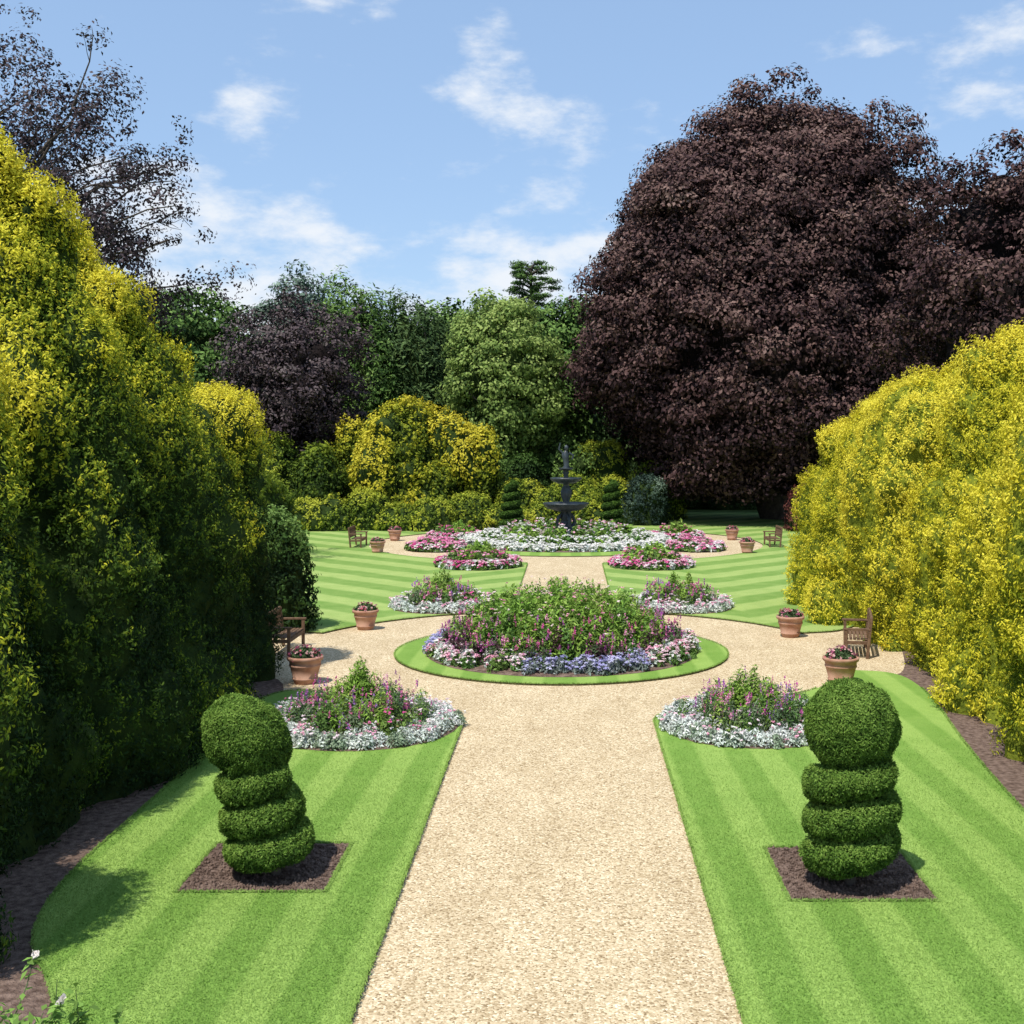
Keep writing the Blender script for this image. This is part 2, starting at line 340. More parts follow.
def tree(name,base,c,r,palette,nclump,per,leaf,crad=(.8,1.5),amp=.16,freq=2.2,core=None,corescale=.72,trunk_r=.5,nlimb=24,shell=.72,flat=.6,p=2.2,zmin=1.5,droop=0.,expo=.5,bias=.42,twig=False,backcull=True,mat=None):
    par=empty(name,(0,0,0)); c=np.array(c,float); r=np.array(r,float)
    seed=rng.random(3)*50
    def radial(d):
        rho=np.hypot(d[:,0],d[:,1]); s=(rho**p+np.abs(d[:,2])**p)**(-1/p)
        return s*(1+amp*vnoise(d*freq+seed)+amp*.6*vnoise(d*freq*2.3+seed))
    d=rdir(nclump*3)
    if backcull: d=d[(d[:,1]<.35)|(rng.random(len(d))<.25)]
    u=shell+(1-shell)*rng.random(len(d))**.6
    Q=c+d*(radial(d)*u)[:,None]*r
    k=Q[:,2]>zmin; Q=Q[k][:nclump]; d=d[k][:nclump]; u=u[k][:nclump]
    n=len(Q); cr=crad[0]+(crad[1]-crad[0])*rng.random(n)**1.5; cv=rng.normal(size=n)*.12
    on=norm(d/r*r.mean())
    lv=Leaves(); idx=np.repeat(np.arange(n),np.maximum((per*(cr/np.mean(crad))**1.6).astype(int),10)); m=len(idx); dl=rdir(m)
    rad=(.3+.75*rng.random(m)**.5)*cr[idx]
    off=dl*rad[:,None]*np.array([1,1,flat]); hd=np.hypot(off[:,0],off[:,1])
    off+= (vnoise((Q[idx]+off)/.45)*.22)[:,None]*dl
    off[:,2]-=droop*hd**2/np.maximum(cr[idx],.1)
    P=Q[idx]+off
    nrm=dl*.75+on[idx]*.45+np.array([0,0,.25])+rng.normal(size=(m,3))*.5
    T=rng.normal(size=(m,3))+np.array([0,0,-.4])
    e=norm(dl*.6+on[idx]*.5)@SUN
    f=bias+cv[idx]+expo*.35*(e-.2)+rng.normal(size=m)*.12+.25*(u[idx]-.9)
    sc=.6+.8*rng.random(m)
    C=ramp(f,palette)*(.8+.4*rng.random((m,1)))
    kk=P[:,2]>.1
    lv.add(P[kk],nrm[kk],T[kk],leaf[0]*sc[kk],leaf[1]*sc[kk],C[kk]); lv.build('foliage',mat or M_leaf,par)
    if core is not None:
        nu,nv=64,40
        th=np.linspace(0,2*pi,nu,endpoint=False); ph=np.linspace(pi/2,-pi/2,nv)
        TT,PP=np.meshgrid(th,ph); dd=np.stack([np.cos(TT)*np.cos(PP),np.sin(TT)*np.cos(PP),np.sin(PP)],-1).reshape(-1,3)
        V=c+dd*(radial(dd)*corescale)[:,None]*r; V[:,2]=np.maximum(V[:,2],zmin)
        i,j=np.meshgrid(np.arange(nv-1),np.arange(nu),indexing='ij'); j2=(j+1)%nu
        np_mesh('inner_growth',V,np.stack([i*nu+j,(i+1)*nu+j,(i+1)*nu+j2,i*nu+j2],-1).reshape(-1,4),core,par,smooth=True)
    tb=Tubes(); b=np.array(base,float); top=np.array([c[0],c[1],c[2]+r[2]*.6])
    tp=limb(b,top,0,9,.3); tb.add([b+np.array([0,0,-.3])]+tp,[trunk_r*1.6]+[trunk_r*(1.15 if i==0 else (1-.9*i/8)) for i in range(9)],12)
    pick=rng.choice(n,min(nlimb,n),replace=False); tp=np.array(tp)
    for q in pick:
        zz=min(Q[q][2]-r[2]*.2, top[2]-.5); t=np.clip((zz-b[2])/(top[2]-b[2])*.8,.08,.9)*8; i0=int(t); st=tp[i0]*(1-(t-i0))+tp[min(i0+1,8)]*(t-i0)
        R=trunk_r*.3*(1-.5*t/8)
        pth=limb(st,Q[q],.06,8,.3); tb.add(pth,list(np.linspace(R,.02,8)),6)
        if twig:
            for _ in range(4):
                s=pth[rng.integers(4,8)]; e2=s+rng.normal(size=3)*.4+on[q]*.25; tb.add(limb(s,e2,0,4),[.022,.017,.012,.007],4)
    tb.build('trunk',M_bark,par)
    return par
# ----- golden hedges
left_lobes=[(-7.15,11.6,1.6,1.5,4.9,2.4),(-8.2,14.5,1.95,1.7,6.2,2.15),(-8.4,17.5,2.6,2.0,9.3,1.85),(-8.5,20.4,2.75,2.1,8.3,1.95),(-8.2,23.2,2.05,1.9,6.1,2.3),(-7.5,25.5,1.35,1.2,5.5,2.6),(-11.6,15,3,3.5,8.0,2.1),(-11.6,21,3,4,8.2,2.1)]
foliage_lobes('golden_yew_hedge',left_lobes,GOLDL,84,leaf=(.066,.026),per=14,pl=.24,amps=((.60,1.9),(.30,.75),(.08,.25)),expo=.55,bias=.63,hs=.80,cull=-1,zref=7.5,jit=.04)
right_lobes=[(9.3,15.2,2.7,2.4,6.3,2.2),(9.4,18.6,2.8,2.3,6.7,2.2),(9.85,22.2,2.7,2.3,6.9,2.2),(10.1,26,2.7,2.5,7.1,2.2),(9.9,30,2.9,2.5,6.9,2.2),(9.1,33.6,2.4,2.3,6.2,2.3),(8.4,36.6,1.6,1.8,5.2,2.4)]
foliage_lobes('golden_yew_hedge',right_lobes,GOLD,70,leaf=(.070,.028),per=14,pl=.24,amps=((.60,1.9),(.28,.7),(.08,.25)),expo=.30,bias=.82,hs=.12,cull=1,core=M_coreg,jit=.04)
GREEN=[(.012,.03,.009),(.03,.065,.014),(.065,.13,.025),(.12,.21,.045),(.20,.31,.075)]
DARK=[(.008,.018,.008),(.02,.042,.014),(.04,.078,.022),(.07,.12,.035),(.11,.17,.05)]
LIME=[(.02,.04,.008),(.06,.11,.014),(.16,.22,.022),(.30,.36,.034),(.46,.48,.05)]
BLUE=[(.015,.03,.02),(.035,.065,.05),(.075,.12,.085),(.14,.20,.14),(.24,.32,.24)]
PURP=[(.009,.005,.006),(.026,.013,.015),(.058,.029,.029),(.112,.062,.054),(.19,.12,.10)]
PURPL=[(.010,.008,.010),(.030,.021,.026),(.055,.038,.043),(.09,.065,.068),(.13,.105,.10)]
big=dict(leaf=(.20,.10),per=9,pl=.5,jit=.11,amps=((.6,2.2),(.34,.9),(.1,.4)))
med=dict(leaf=(.13,.07),per=9,pl=.25,jit=.07)
foliage_lobes('laurel_shrub',[(-8.0,31.4,1.25,1.2,2.9,2.4)],GREEN,60,leaf=(.12,.06),per=8,amps=((.15,.8),(.1,.3)))
foliage_lobes('golden_shrub',[(-9.9,70,2.6,2.2,7.0,2.1),(-12.4,71,2.2,2,5.6,2.2),(-7.4,70.5,1.7,1.6,5.8,2.2),(-5.4,70.5,1.4,1.4,5.2,2.2),(-10.8,68.6,1.6,1.2,4.2,2.2),(-7.8,68.8,1.5,1.2,3.6,2.2)],[(.014,.032,.006),(.06,.10,.012),(.15,.20,.018),(.30,.33,.025),(.50,.46,.03),(.62,.54,.05)],16,expo=.4,bias=.52,**big)
foliage_lobes('green_shrub',[(-14.6,69,2.0,2,4.6,2.2),(-17.5,70,2.4,2,5.2,2.2)],LIME,16,expo=.3,bias=.5,**big)
foliage_lobes('clipped_hedge',[(x,66.5+.4*sin(x),1.5,1.2,1.7+.35*sin(x*2.1),2.6) for x in np.arange(-17,-3,1.9)],LIME,26,amps=((.25,1.2),(.12,.4)),bias=.65,**med)
foliage_lobes('golden_shrub',[(-16.,45.5,3,2.5,4.2,2.4),(-15,54,2.6,4,3.4,2.4)],LIME,16,expo=.3,bias=.45,**big)
foliage_lobes('dark_shrub',[(-2.8,73,1.7,1.4,4.0,2.2),(-.6,77,1.8,1.4,4.4,2.2),(-4,74,1.6,1.4,3.6,2.2)],GREEN,16,**big)
foliage_lobes('beech_hedge',[(2.0,77,1.9,1.0,4.7,4),(5.4,75,1.8,1.0,3.6,3)],LIME,24,amps=((.12,1.2),(.08,.4)),bias=.62,**med)
foliage_lobes('holly_bush',[(4.4,70.5,1.35,1.2,2.9,2.3)],BLUE,36,amps=((.25,1.2),(.12,.4)),bias=.28,**med)
foliage_lobes('rose_shrub',[(-1.4,67,1.1,.8,1.5,2.2),(.8,66.8,1.1,.8,1.7,2.2),(1.0,68.5,1.0,.8,2.2,2.2),(-1.0,69,1.3,.8,2.2,2.2),(.2,70,1.6,.8,3.0,2.2),(2.4,71,1.5,.8,2.6,2.2),(-3,70,1.5,.8,2.6,2.2)],LIME,36,amps=((.2,1.2),(.1,.4)),bias=.62,**med)
foliage_lobes('red_shrub',[(13.0,66,1.2,1.2,2.4,2.2),(15,68,1.5,1.2,2.0,2.2)],[(.02,.01,.01),(.06,.02,.02),(.14,.04,.035),(.22,.08,.06)],24,amps=((.2,1.2),(.1,.4)),**med)
foliage_lobes('boundary_hedge',[(x,88,3.2,1.6,3.2,3) for x in np.arange(6,46,5)],DARK,10,bias=.4,**big)
# ----- trees
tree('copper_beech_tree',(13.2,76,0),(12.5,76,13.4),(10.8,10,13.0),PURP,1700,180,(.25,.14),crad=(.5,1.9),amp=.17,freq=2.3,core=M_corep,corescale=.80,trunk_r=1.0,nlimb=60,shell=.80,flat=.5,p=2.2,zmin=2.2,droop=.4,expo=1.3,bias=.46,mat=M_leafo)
tree('copper_beech_tree',(22,52,0),(22.4,52,11.0),(8.8,6.5,7.2),PURP,600,140,(.20,.12),crad=(.5,1.3),amp=.22,freq=3,core=M_corep,corescale=.7,trunk_r=.6,nlimb=60,shell=.66,flat=.6,zmin=2,droop=.2,expo=.9,bias=.44,mat=M_leafo)
tree('purple_plum_tree',(-22,46,0),(-21.7,46,12.0),(7.6,5.0,8.4),PURPL,900,100,(.15,.085),crad=(.35,1.1),amp=.22,freq=3.4,trunk_r=.4,nlimb=170,shell=.3,flat=.8,zmin=3,expo=.8,bias=.5,twig=True,backcull=False,mat=M_leafo)
tree('purple_plum_tree',(-17,73,0),(-16.9,73,8.4),(4.8,4,5.2),PURPL,330,80,(.22,.12),crad=(.5,1.2),amp=.28,freq=2.8,core=M_corep,corescale=.55,trunk_r=.4,nlimb=90,shell=.5,zmin=1.5,bias=.60,twig=True,expo=.8,mat=M_leafo)
tree('blue_cedar_tree',(-19.5,86,0),(-19.5,86,9.5),(4.4,4,7.4),BLUE,260,90,(.30,.14),crad=(.7,1.3),amp=.18,core=M_core,corescale=.6,flat=.5,p=1.7,bias=.55,mat=M_leafo)
tree('broadleaf_tree',(-26,82,0),(-26,82,9),(5,4.5,6.5),GREEN,220,100,(.32,.18),crad=(.8,1.5),core=M_core,bias=.5,mat=M_leafo)
for X,Y,H,w in ((-14.6,82,15.6,3.2),(-11.2,83,14.6,3.2),(-8.8,85,13.2,3.0)):
    tree('yew_tree',(X,Y,0),(X,Y,H*.5),(w,3,H*.5),DARK if X>-14 else GREEN,300,90,(.34,.11),crad=(.5,1.2),amp=.26,core=M_core,corescale=.75,flat=1.3,p=2.0,bias=.58,mat=M_leafo)
tree('lime_tree',(-4.2,77,0),(-4.2,77,8.4),(3.6,3.2,5.8),[(.03,.06,.018),(.075,.13,.035),(.15,.235,.055),(.24,.335,.08),(.36,.45,.13)],400,120,(.23,.14),crad=(.5,1.2),amp=.2,core=M_core,corescale=.78,p=1.95,zmin=2.4,bias=.64,expo=.9)
for X,Y,H,w in ((-7.9,93,16,4.2),(-.8,92,15.2,3.6),(2.2,95,13.6,4.2),(-1.2,84,10.5,2.6),(5,92,12,4)):
    tree('broadleaf_tree',(X,Y,0),(X,Y,H*.55),(w,3.4,H*.45),GREEN if X<0 else DARK,280,100,(.34,.2),crad=(.8,1.5),core=M_core,corescale=.8,bias=.5,amp=.2,mat=M_leafo)
def pine(base,H):
    par=empty('scots_pine_tree'); b=np.array(base,float); tb=Tubes(); tb.add([b,b+[.2,0,H*.5],b+[-.1,0,H*.97]],[.45,.3,.08],10); lv=Leaves()
    for i in range(70):
        z=H*(.62+.38*(i/70)); a=rng.random()*2*pi; w=(1.1-i/70*.55)*2.7*(.35+.75*rng.random())
        e=b+np.array([cos(a)*w,sin(a)*w,z+.1]); tb.add(limb(b+[0,0,z-.3],e,.04,5),[.1,.08,.06,.045,.03],5)
        n=200; q=rdir(n)*np.array([1.05,1.05,.30])*(.2+.9*rng.random((n,1)))
        lv.add(e+q*(.55+.35*rng.random()),norm(q)+np.array([0,0,.6])+rng.normal(size=(n,3))*.6,rng.normal(size=(n,3)),.28,.08,ramp(.42+q[:,2]*1.1+rng.normal(size=n)*.15,GREEN))
    lv.build('foliage',M_leafo,par); tb.build('trunk',M_bark,par)
pine((-3.2,100,0),19.8)
fl=[]
for x in np.arange(-95,100,7.5):
    fl.append((x+rng.normal()*1.5,118+rng.normal()*5,5.5,5,(11 if x<12 else 13)+rng.normal()*1.3,2.2))
foliage_lobes('background_trees',fl,DARK,4,leaf=(.5,.28),per=8,pl=.9,amps=((1.2,5),(.6,2),(.3,.8)),jit=.3,coreoff=-.4,bias=.5,mat=M_leafo)
# ----- topiary
TOP=[(.022,.05,.010),(.055,.115,.018),(.095,.18,.026),(.15,.26,.04),(.23,.35,.065)]
def spiral(name,x,y,lean,zc,rb,z0,pitch,turns,Rc=.25,hr=.27,vr=.165,ph=0.,dens=1.,ball=True,taper=0.,leaf=(.036,.015),base=.5,bx=0,disp=.024,vt=0.):
    par=empty(name); lv=Leaves()
    def sh(P):
        P=P.copy(); P[:,0]+=x+lean*P[:,2]; P[:,1]+=y; return P
    def grow(P,N,n):
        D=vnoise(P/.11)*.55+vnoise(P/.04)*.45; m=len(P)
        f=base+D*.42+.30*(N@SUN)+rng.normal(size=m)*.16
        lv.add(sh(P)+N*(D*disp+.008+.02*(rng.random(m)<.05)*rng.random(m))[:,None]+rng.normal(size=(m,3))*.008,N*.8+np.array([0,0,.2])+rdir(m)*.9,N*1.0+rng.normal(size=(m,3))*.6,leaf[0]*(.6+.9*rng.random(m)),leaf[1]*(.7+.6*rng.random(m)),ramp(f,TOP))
    if ball:
        n=int(34000*dens); d=rdir(n); s=1+.07*vnoise(d*2.2+x)
        grow(np.array([0,0,zc])+d*(rb*s)[:,None],d,n)
        th=np.linspace(0,2*pi,48,endpoint=False); phh=np.linspace(pi/2,-pi/2,28); TT,PP=np.meshgrid(th,phh)
        dd=np.stack([np.cos(TT)*np.cos(PP),np.sin(TT)*np.cos(PP),np.sin(PP)],-1).reshape(-1,3); s=1+.07*vnoise(dd*2.2+x)
        i,j=np.meshgrid(np.arange(27),np.arange(48),indexing='ij'); j2=(j+1)%48
        np_mesh('ball_core',sh(np.array([0,0,zc])+dd*(rb*.94*s)[:,None]),np.stack([i*48+j,(i+1)*48+j,(i+1)*48+j2,i*48+j2],-1).reshape(-1,4),M_coret,par,smooth=True)
    def tubep(a,b,k=1.):
        t=a/(2*pi*turns); env=np.clip(np.minimum(1,np.minimum(t,1-t)*14+.45),0,1)*(1-taper*t)
        cr=np.cos(b);cz=np.sin(b); q=(np.abs(cr)**2.6+np.abs(cz)**2.6)**(-1/2.6)
        ca=np.cos(a+ph);sa=np.sin(a+ph)
        wob=1+.12*vnoise(np.stack([a*1.3,b,a*0+x],1))
        h=hr*k*env*wob; R=Rc*(1-taper*t)+h*cr*q; z=z0+pitch*a/(2*pi)+vr*k*(1-vt*t)*np.clip(np.minimum(t,1-t)*14+.6,0,1)*wob*cz*q
        return np.stack([R*ca,R*sa,z],1),norm(np.stack([cr/hr*ca,cr/hr*sa,cz/vr],1))
    n=int(60000*dens*turns/2.7); a=rng.random(n)*2*pi*turns; b=rng.random(n)*2*pi; b=np.where((np.cos(b)<-.3)&(rng.random(n)<.7),b+pi,b)
    P,N=tubep(a,b); grow(P,N,n)
    na,nb=int(40*turns),18; A,B=np.meshgrid(np.linspace(0,2*pi*turns,na),np.linspace(0,2*pi,nb,endpoint=False),indexing='ij')
    V,_=tubep(A.ravel(),B.ravel(),.90); i,j=np.meshgrid(np.arange(na-1),np.arange(nb),indexing='ij'); j2=(j+1)%nb
    np_mesh('spiral_core',sh(V),np.stack([i*nb+j,(i+1)*nb+j,(i+1)*nb+j2,i*nb+j2],-1).reshape(-1,4),M_coret,par,smooth=True)
    lv.build('foliage',M_leaf,par)
    tb=Tubes(); zt=zc if ball else z0+pitch*turns; tb.add([(x,y,-.05),(x+lean*zt*.5,y,zt*.5),(x+lean*zt,y,zt)],[.07,.06,.05],8); tb.build('stem',M_bark,par)
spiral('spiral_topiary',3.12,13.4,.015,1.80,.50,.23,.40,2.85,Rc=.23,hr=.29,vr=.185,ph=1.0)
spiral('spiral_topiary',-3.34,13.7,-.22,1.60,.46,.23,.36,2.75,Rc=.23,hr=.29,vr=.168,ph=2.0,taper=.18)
for X in (-3.1,2.2):
    spiral('spiral_topiary',X,63.6,0,2.2,.25,.3,.46,5.3,Rc=.30,hr=.40,vr=.20,dens=.2,ball=False,taper=.55,leaf=(.10,.05),base=.06)
# ----- flower beds
def flower_bed(name,cx,cy,r,zones,dens=17,leafn=110,scale=1.,ry=None,mound=.12,z0=ZL):
    par=empty(name); ry=ry or r; lv=Leaves(); fl=Leaves()
    th=np.linspace(0,2*pi,48,endpoint=False); V=[(cx,cy,z0+mound)]
    for k,(q,z) in enumerate(((.35,.95),(.7,.65),(.93,.2),(1.0,.0))):
        for t in th: V.append((cx+r*1.02*q*cos(t)*(1+.01*sin(5*t)),cy+ry*1.02*q*sin(t),z0+mound*z+.004))
    V=np.array(V)
    T3=[(0,1+i,1+(i+1)%48) for i in range(48)]
    for k in range(3):
        for i in range(48):
            a=1+k*48+i;b=1+k*48+(i+1)%48; T3+= [(a,a+48,b),(b,a+48,b+48)]
    np_mesh('soil',V,T3,M_soil,par,smooth=True)
    n=int(dens*pi*r*ry); rim=int(2*pi*r*5)
    for ii in range(n+rim):
        q=math.sqrt(rng.random()); t=rng.random()*2*pi
        if ii>=n: q=.87+.11*rng.random(); t=2*pi*(ii-n)/rim+rng.normal()*.03
        x=cx+r*q*cos(t); y=cy+ry*q*sin(t)
        zn=[z for z in zones if z['r0']<=q<=z['r1'] and ('sec' not in z or z['sec'](t))]
        if not zn: continue
        zn=zn[rng.integers(len(zn))]
        h=zn['h']*(.75+.5*rng.random())
        if 'cone' in zn: h*=max(.35,1-zn['cone']*(q-zn['r0'])/(zn['r1']-zn['r0']))
        pr=zn.get('pr',.2)*(.8+.4*rng.random()); m=int(leafn*(.6+.5*h)*zn.get('ln',1))
        if q>.9: pr*=.75
        d=rdir(m); d[:,2]=np.abs(d[:,2]); rr=(.45+.55*rng.random(m)**.5)
        wav=1.15-.35*d[:,2]
        P=np.stack([x+d[:,0]*pr*rr*wav,y+d[:,1]*pr*rr*wav,z0+mound*(1-q*q)*.8+.02+d[:,2]*h*rr],1)
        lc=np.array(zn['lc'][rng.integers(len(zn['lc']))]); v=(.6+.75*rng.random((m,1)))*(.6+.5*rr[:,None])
        L=zn.get('leaf',(.10,.04))
        lv.add(P,d*.8+rng.normal(size=(m,3))*.55+np.array([0,0,.3]),d*.4+rng.normal(size=(m,3))*.5+np.array([0,0,.6]),L[0]*scale*(.6+.8*rng.random(m)),L[1]*scale*(.7+.6*rng.random(m)),lc*v)
        if 'fc' in zn:
            fc=zn['fc'][rng.integers(len(zn['fc']))]; kf=rng.poisson(zn['fn'])
            for _f in range(kf):
                dd=rdir(1)[0]; dd[2]=abs(dd[2])*.9+.25; fp=np.array([x+dd[0]*pr*1.0,y+dd[1]*pr*1.0,z0+mound*(1-q*q)*.8+.03+min(dd[2],1.0)*h])
                c=np.array(fc)
                if zn.get('st')=='spike':
                    k=14; hh=.07+.12*rng.random(); u=rng.random(k)
                    Pf=fp+np.stack([rng.normal(size=k)*.012*scale*(1.3-u),rng.normal(size=k)*.012*scale*(1.3-u),u*hh],1)
                    fl.add(Pf,rdir(k)+np.array([0,0,.2]),rdir(k),.034*scale,.028*scale,c*(.8+.4*rng.random((k,1))))
                else:
                    k=7; Pf=fp+rng.normal(size=(k,3))*np.array([.016,.016,.008])*scale+np.array([0,0,.015])
                    fl.add(Pf,dd*.6+np.array([0,0,.8])+rng.normal(size=(k,3))*.35,rdir(k),.044*scale,.036*scale,c*(.85+.25*rng.random((k,1))))
    lv.build('leaves',M_leaf,par)
    if fl.P: fl.build('flowers',M_petal,par)
    return par
LG=[(.24,.38,.065),(.19,.33,.05),(.28,.40,.085)]; MG=[(.10,.20,.05),(.13,.23,.055),(.17,.27,.065)]
SIL=[(.66,.70,.66),(.57,.62,.56),(.74,.76,.72),(.30,.38,.26)]
PINK=[(.85,.25,.50),(.90,.48,.62),(.78,.13,.38)]; PUR=[(.55,.16,.55),(.70,.16,.46),(.46,.24,.62)]
WH=[(.90,.88,.84),(.90,.76,.80)]
corner_zones=[dict(r0=0,r1=.36,h=1.25,lc=LG,pr=.2,cone=.7,leaf=(.10,.03),ln=1.6),
 dict(r0=.24,r1=.70,h=.55,lc=MG+LG,fc=PUR+PINK,fn=3.2,st='spike',pr=.2,leaf=(.09,.028)),
 dict(r0=.24,r1=.70,h=.48,lc=[(.09,.14,.07),(.18,.24,.13)],fc=PUR+PINK[:2],fn=3,st='spike',pr=.2,leaf=(.09,.028)),
 dict(r0=.48,r1=.76,h=.36,lc=MG,fc=PINK+WH+WH[1:],fn=6,pr=.18,leaf=(.08,.03)),
 dict(r0=.64,r1=1.,h=.24,lc=SIL,fc=WH+PINK[1:2],fn=5,pr=.18,leaf=(.075,.03)),
 dict(r0=.64,r1=1.,h=.22,lc=SIL,pr=.18,leaf=(.075,.03))]
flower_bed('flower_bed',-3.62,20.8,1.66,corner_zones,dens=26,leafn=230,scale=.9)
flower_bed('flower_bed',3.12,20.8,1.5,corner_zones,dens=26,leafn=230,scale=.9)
for X in (-3.75,3.3):
    flower_bed('flower_bed',X,35.7,1.5,corner_zones,dens=20,leafn=120,scale=1.3)
Z2=[dict(r0=0,r1=.55,h=1.0,lc=LG,pr=.25,cone=.6,leaf=(.12,.05),ln=1.3),dict(r0=.38,r1=.72,h=.5,lc=MG+LG[:1],fc=PINK,fn=4,pr=.2),dict(r0=.66,r1=1,h=.26,lc=MG+SIL[:1],fc=PINK+WH+PINK[1:2],fn=8,pr=.2)]
for X in (-3.6,3.2):
    flower_bed('flower_bed',X,47.2,1.6,Z2,dens=16,leafn=90,scale=1.7)
for X in (-6.1,5.7):
    flower_bed('flower_bed',X,54.6,1.3,Z2[2:]+[dict(r0=0,r1=.7,h=.35,lc=MG,fc=PINK[:2],fn=9,pr=.2)],dens=14,leafn=80,scale=1.9)
    flower_bed('flower_bed',X*.95,60.5,1.3,Z2,dens=14,leafn=80,scale=1.9)
centre=[dict(r0=0,r1=.72,h=1.38,lc=LG+[(.14,.26,.05)],fc=[(.90,.72,.70),(.85,.42,.52)],fn=2.2,pr=.27,leaf=(.12,.042),ln=1.8,cone=.28),
 dict(r0=.58,r1=.82,h=.78,lc=MG+LG[:2]+[(.12,.06,.07)],fc=[(.80,.14,.44),(.88,.40,.60),(.60,.18,.55)],fn=3.2,st='spike',pr=.2),
 dict(r0=.72,r1=.88,h=.5,lc=[(.08,.045,.05),(.09,.14,.06)],fc=[(.45,.10,.36),(.80,.24,.48)],fn=3.5,st='spike',pr=.2),
 dict(r0=.78,r1=1,h=.3,lc=MG+SIL[:2],fc=[(.90,.68,.74),(.88,.44,.58),(.90,.86,.84)],fn=10,pr=.18,sec=lambda t:math.cos(3*t+.9)>-.1),
 dict(r0=.80,r1=1,h=.25,lc=[(.22,.26,.24),(.30,.32,.34)],fc=[(.46,.44,.72),(.55,.54,.76),(.62,.60,.80)],fn=13,pr=.18,sec=lambda t:math.cos(3*t+.9)<=.0)]
flower_bed('central_flower_bed',C1[0],C1[1],3.15,centre,dens=25,leafn=120,scale=1.05,mound=.2)
FZ=[dict(r0=.34,r1=.62,h=.75,lc=MG+LG,fc=WH+PINK[1:2],fn=3.5,pr=.28,leaf=(.14,.06)),
 dict(r0=.6,r1=.84,h=.45,lc=MG+LG[:1],fc=WH[:1],fn=8,pr=.24,leaf=(.13,.06)),dict(r0=.82,r1=1,h=.26,lc=SIL+LG[:1],fc=WH[:1],fn=10,pr=.22)]
flower_bed('fountain_flower_bed',C2[0],C2[1],5.0,FZ,dens=11,leafn=80,scale=2.0,mound=.1)
# ----- lathe
def lathe(name,prof,mat,parent,loc=(0,0,0),sides=40,lobe=None):
    V=[];F=[]
    for (r,z) in prof:
        for k in range(sides):
            a=2*pi*k/sides; rr=r*(1+(lobe[1]*cos(lobe[0]*a) if lobe else 0)); V.append((loc[0]+rr*cos(a),loc[1]+rr*sin(a),loc[2]+z))
    for i in range(len(prof)-1):
        for k in range(sides): F.append((i*sides+k,i*sides+(k+1)%sides,(i+1)*sides+(k+1)%sides,(i+1)*sides+k))
    return np_mesh(name,V,F,mat,parent,smooth=True)
def pot(x,y,s=1.):
    par=empty('terracotta_planter'); L=(x,y,0)
    pr=[(.0,.0),(.24,0),(.245,.04),(.27,.09),(.285,.10),(.285,.13),(.27,.14),(.335,.38),(.35,.39),(.355,.42),(.345,.43),(.35,.50),(.395,.53),(.405,.57),(.40,.60),(.36,.61),(.345,.58),(.33,.55),(0,.55)]
    lathe('pot',[(a*s,b*s) for a,b in pr],M_terra,par,L)
    lathe('soil',[(.33*s,.56*s),(.0,.575*s)],M_soil,par,L,24)
    lv=Leaves(); m=1100; d=rdir(m); d[:,2]=np.abs(d[:,2]); P=np.array([x,y,.55*s])+d*np.array([.36,.36,.24])*s*(.5+.5*rng.random((m,1)))
    lv.add(P,d+rng.normal(size=(m,3))*.5,rdir(m),.08,.045,np.array([.07,.11,.045])*(.5+rng.random((m,1)))); lv.build('leaves',M_leaf,par)
    fl=Leaves()
    for _ in range(45):
        dd=rdir(1)[0]; dd[2]=abs(dd[2]); k=6; c=np.array([(.62,.16,.22),(.75,.45,.45),(.4,.1,.2)][rng.integers(3)])
        fl.add(np.array([x,y,.57*s])+dd*np.array([.37,.37,.26])*s+rng.normal(size=(k,3))*.014,dd+rng.normal(size=(k,3))*.5,rdir(k),.045,.04,c*(.8+.4*rng.random((k,1))))
    fl.build('flowers',M_petal,par)
for x,y,s in ((-5.45,24.7,.92),(-5.4,31.7,.86),(5.55,24.6,.92),(5.6,30.5,.88),(-8.5,53,.88),(-8.7,59.6,.88),(8.1,60,.88),(7.8,52.8,.88)): pot(x,y,s)
def bench(x,y,ang):
    par=empty('garden_bench',(x,y,0)); par.rotation_euler=(0,0,ang)
    def box(name,c,s,rx=0):
        bm=bmesh.new(); bmesh.ops.create_cube(bm,size=1)
        for v in bm.verts: v.co.x*=s[0];v.co.y*=s[1];v.co.z*=s[2]
        bmesh.ops.bevel(bm,geom=bm.edges[:],offset=.006,segments=1,affect='EDGES')
        me=bpy.data.meshes.new(name); bm.to_mesh(me); bm.free(); me.materials.append(M_wood)
        o=bpy.data.objects.new(name,me); o.location=c; o.rotation_euler=(rx,0,0); link(o,par)
    W=1.5
    for i,sx in enumerate((-1,1)):
        box('front_leg_%d'%(i+1),(sx*W/2,.27,.32),(.07,.07,.64)); box('back_leg_%d'%(i+1),(sx*W/2,-.25,.47),(.07,.07,.95),rx=.10)
        box('arm_%d'%(i+1),(sx*W/2,.03,.665),(.09,.62,.045)); box('side_rail_%d'%(i+1),(sx*W/2,.02,.36),(.05,.45,.08))
    for i in range(6): box('seat_slat_%d'%(i+1),(0,-.18+i*.085,.43),(W-.06,.066,.028))
    box('front_rail',(0,.27,.36),(W-.08,.04,.09)); box('top_rail',(0,-.30,.92),(W+.04,.05,.09),rx=.1); box('lower_rail',(0,-.262,.52),(W-.08,.04,.06),rx=.1)
    for i in range(11): box('back_slat_%d'%(i+1),(-.62+i*.124,-.28,.71),(.05,.022,.34),rx=.1)
bench(-6.75,28.4,radians(-90)); bench(6.75,28.2,radians(78)); bench(-9.9,56,radians(-90)); bench(9.5,56.2,radians(90))
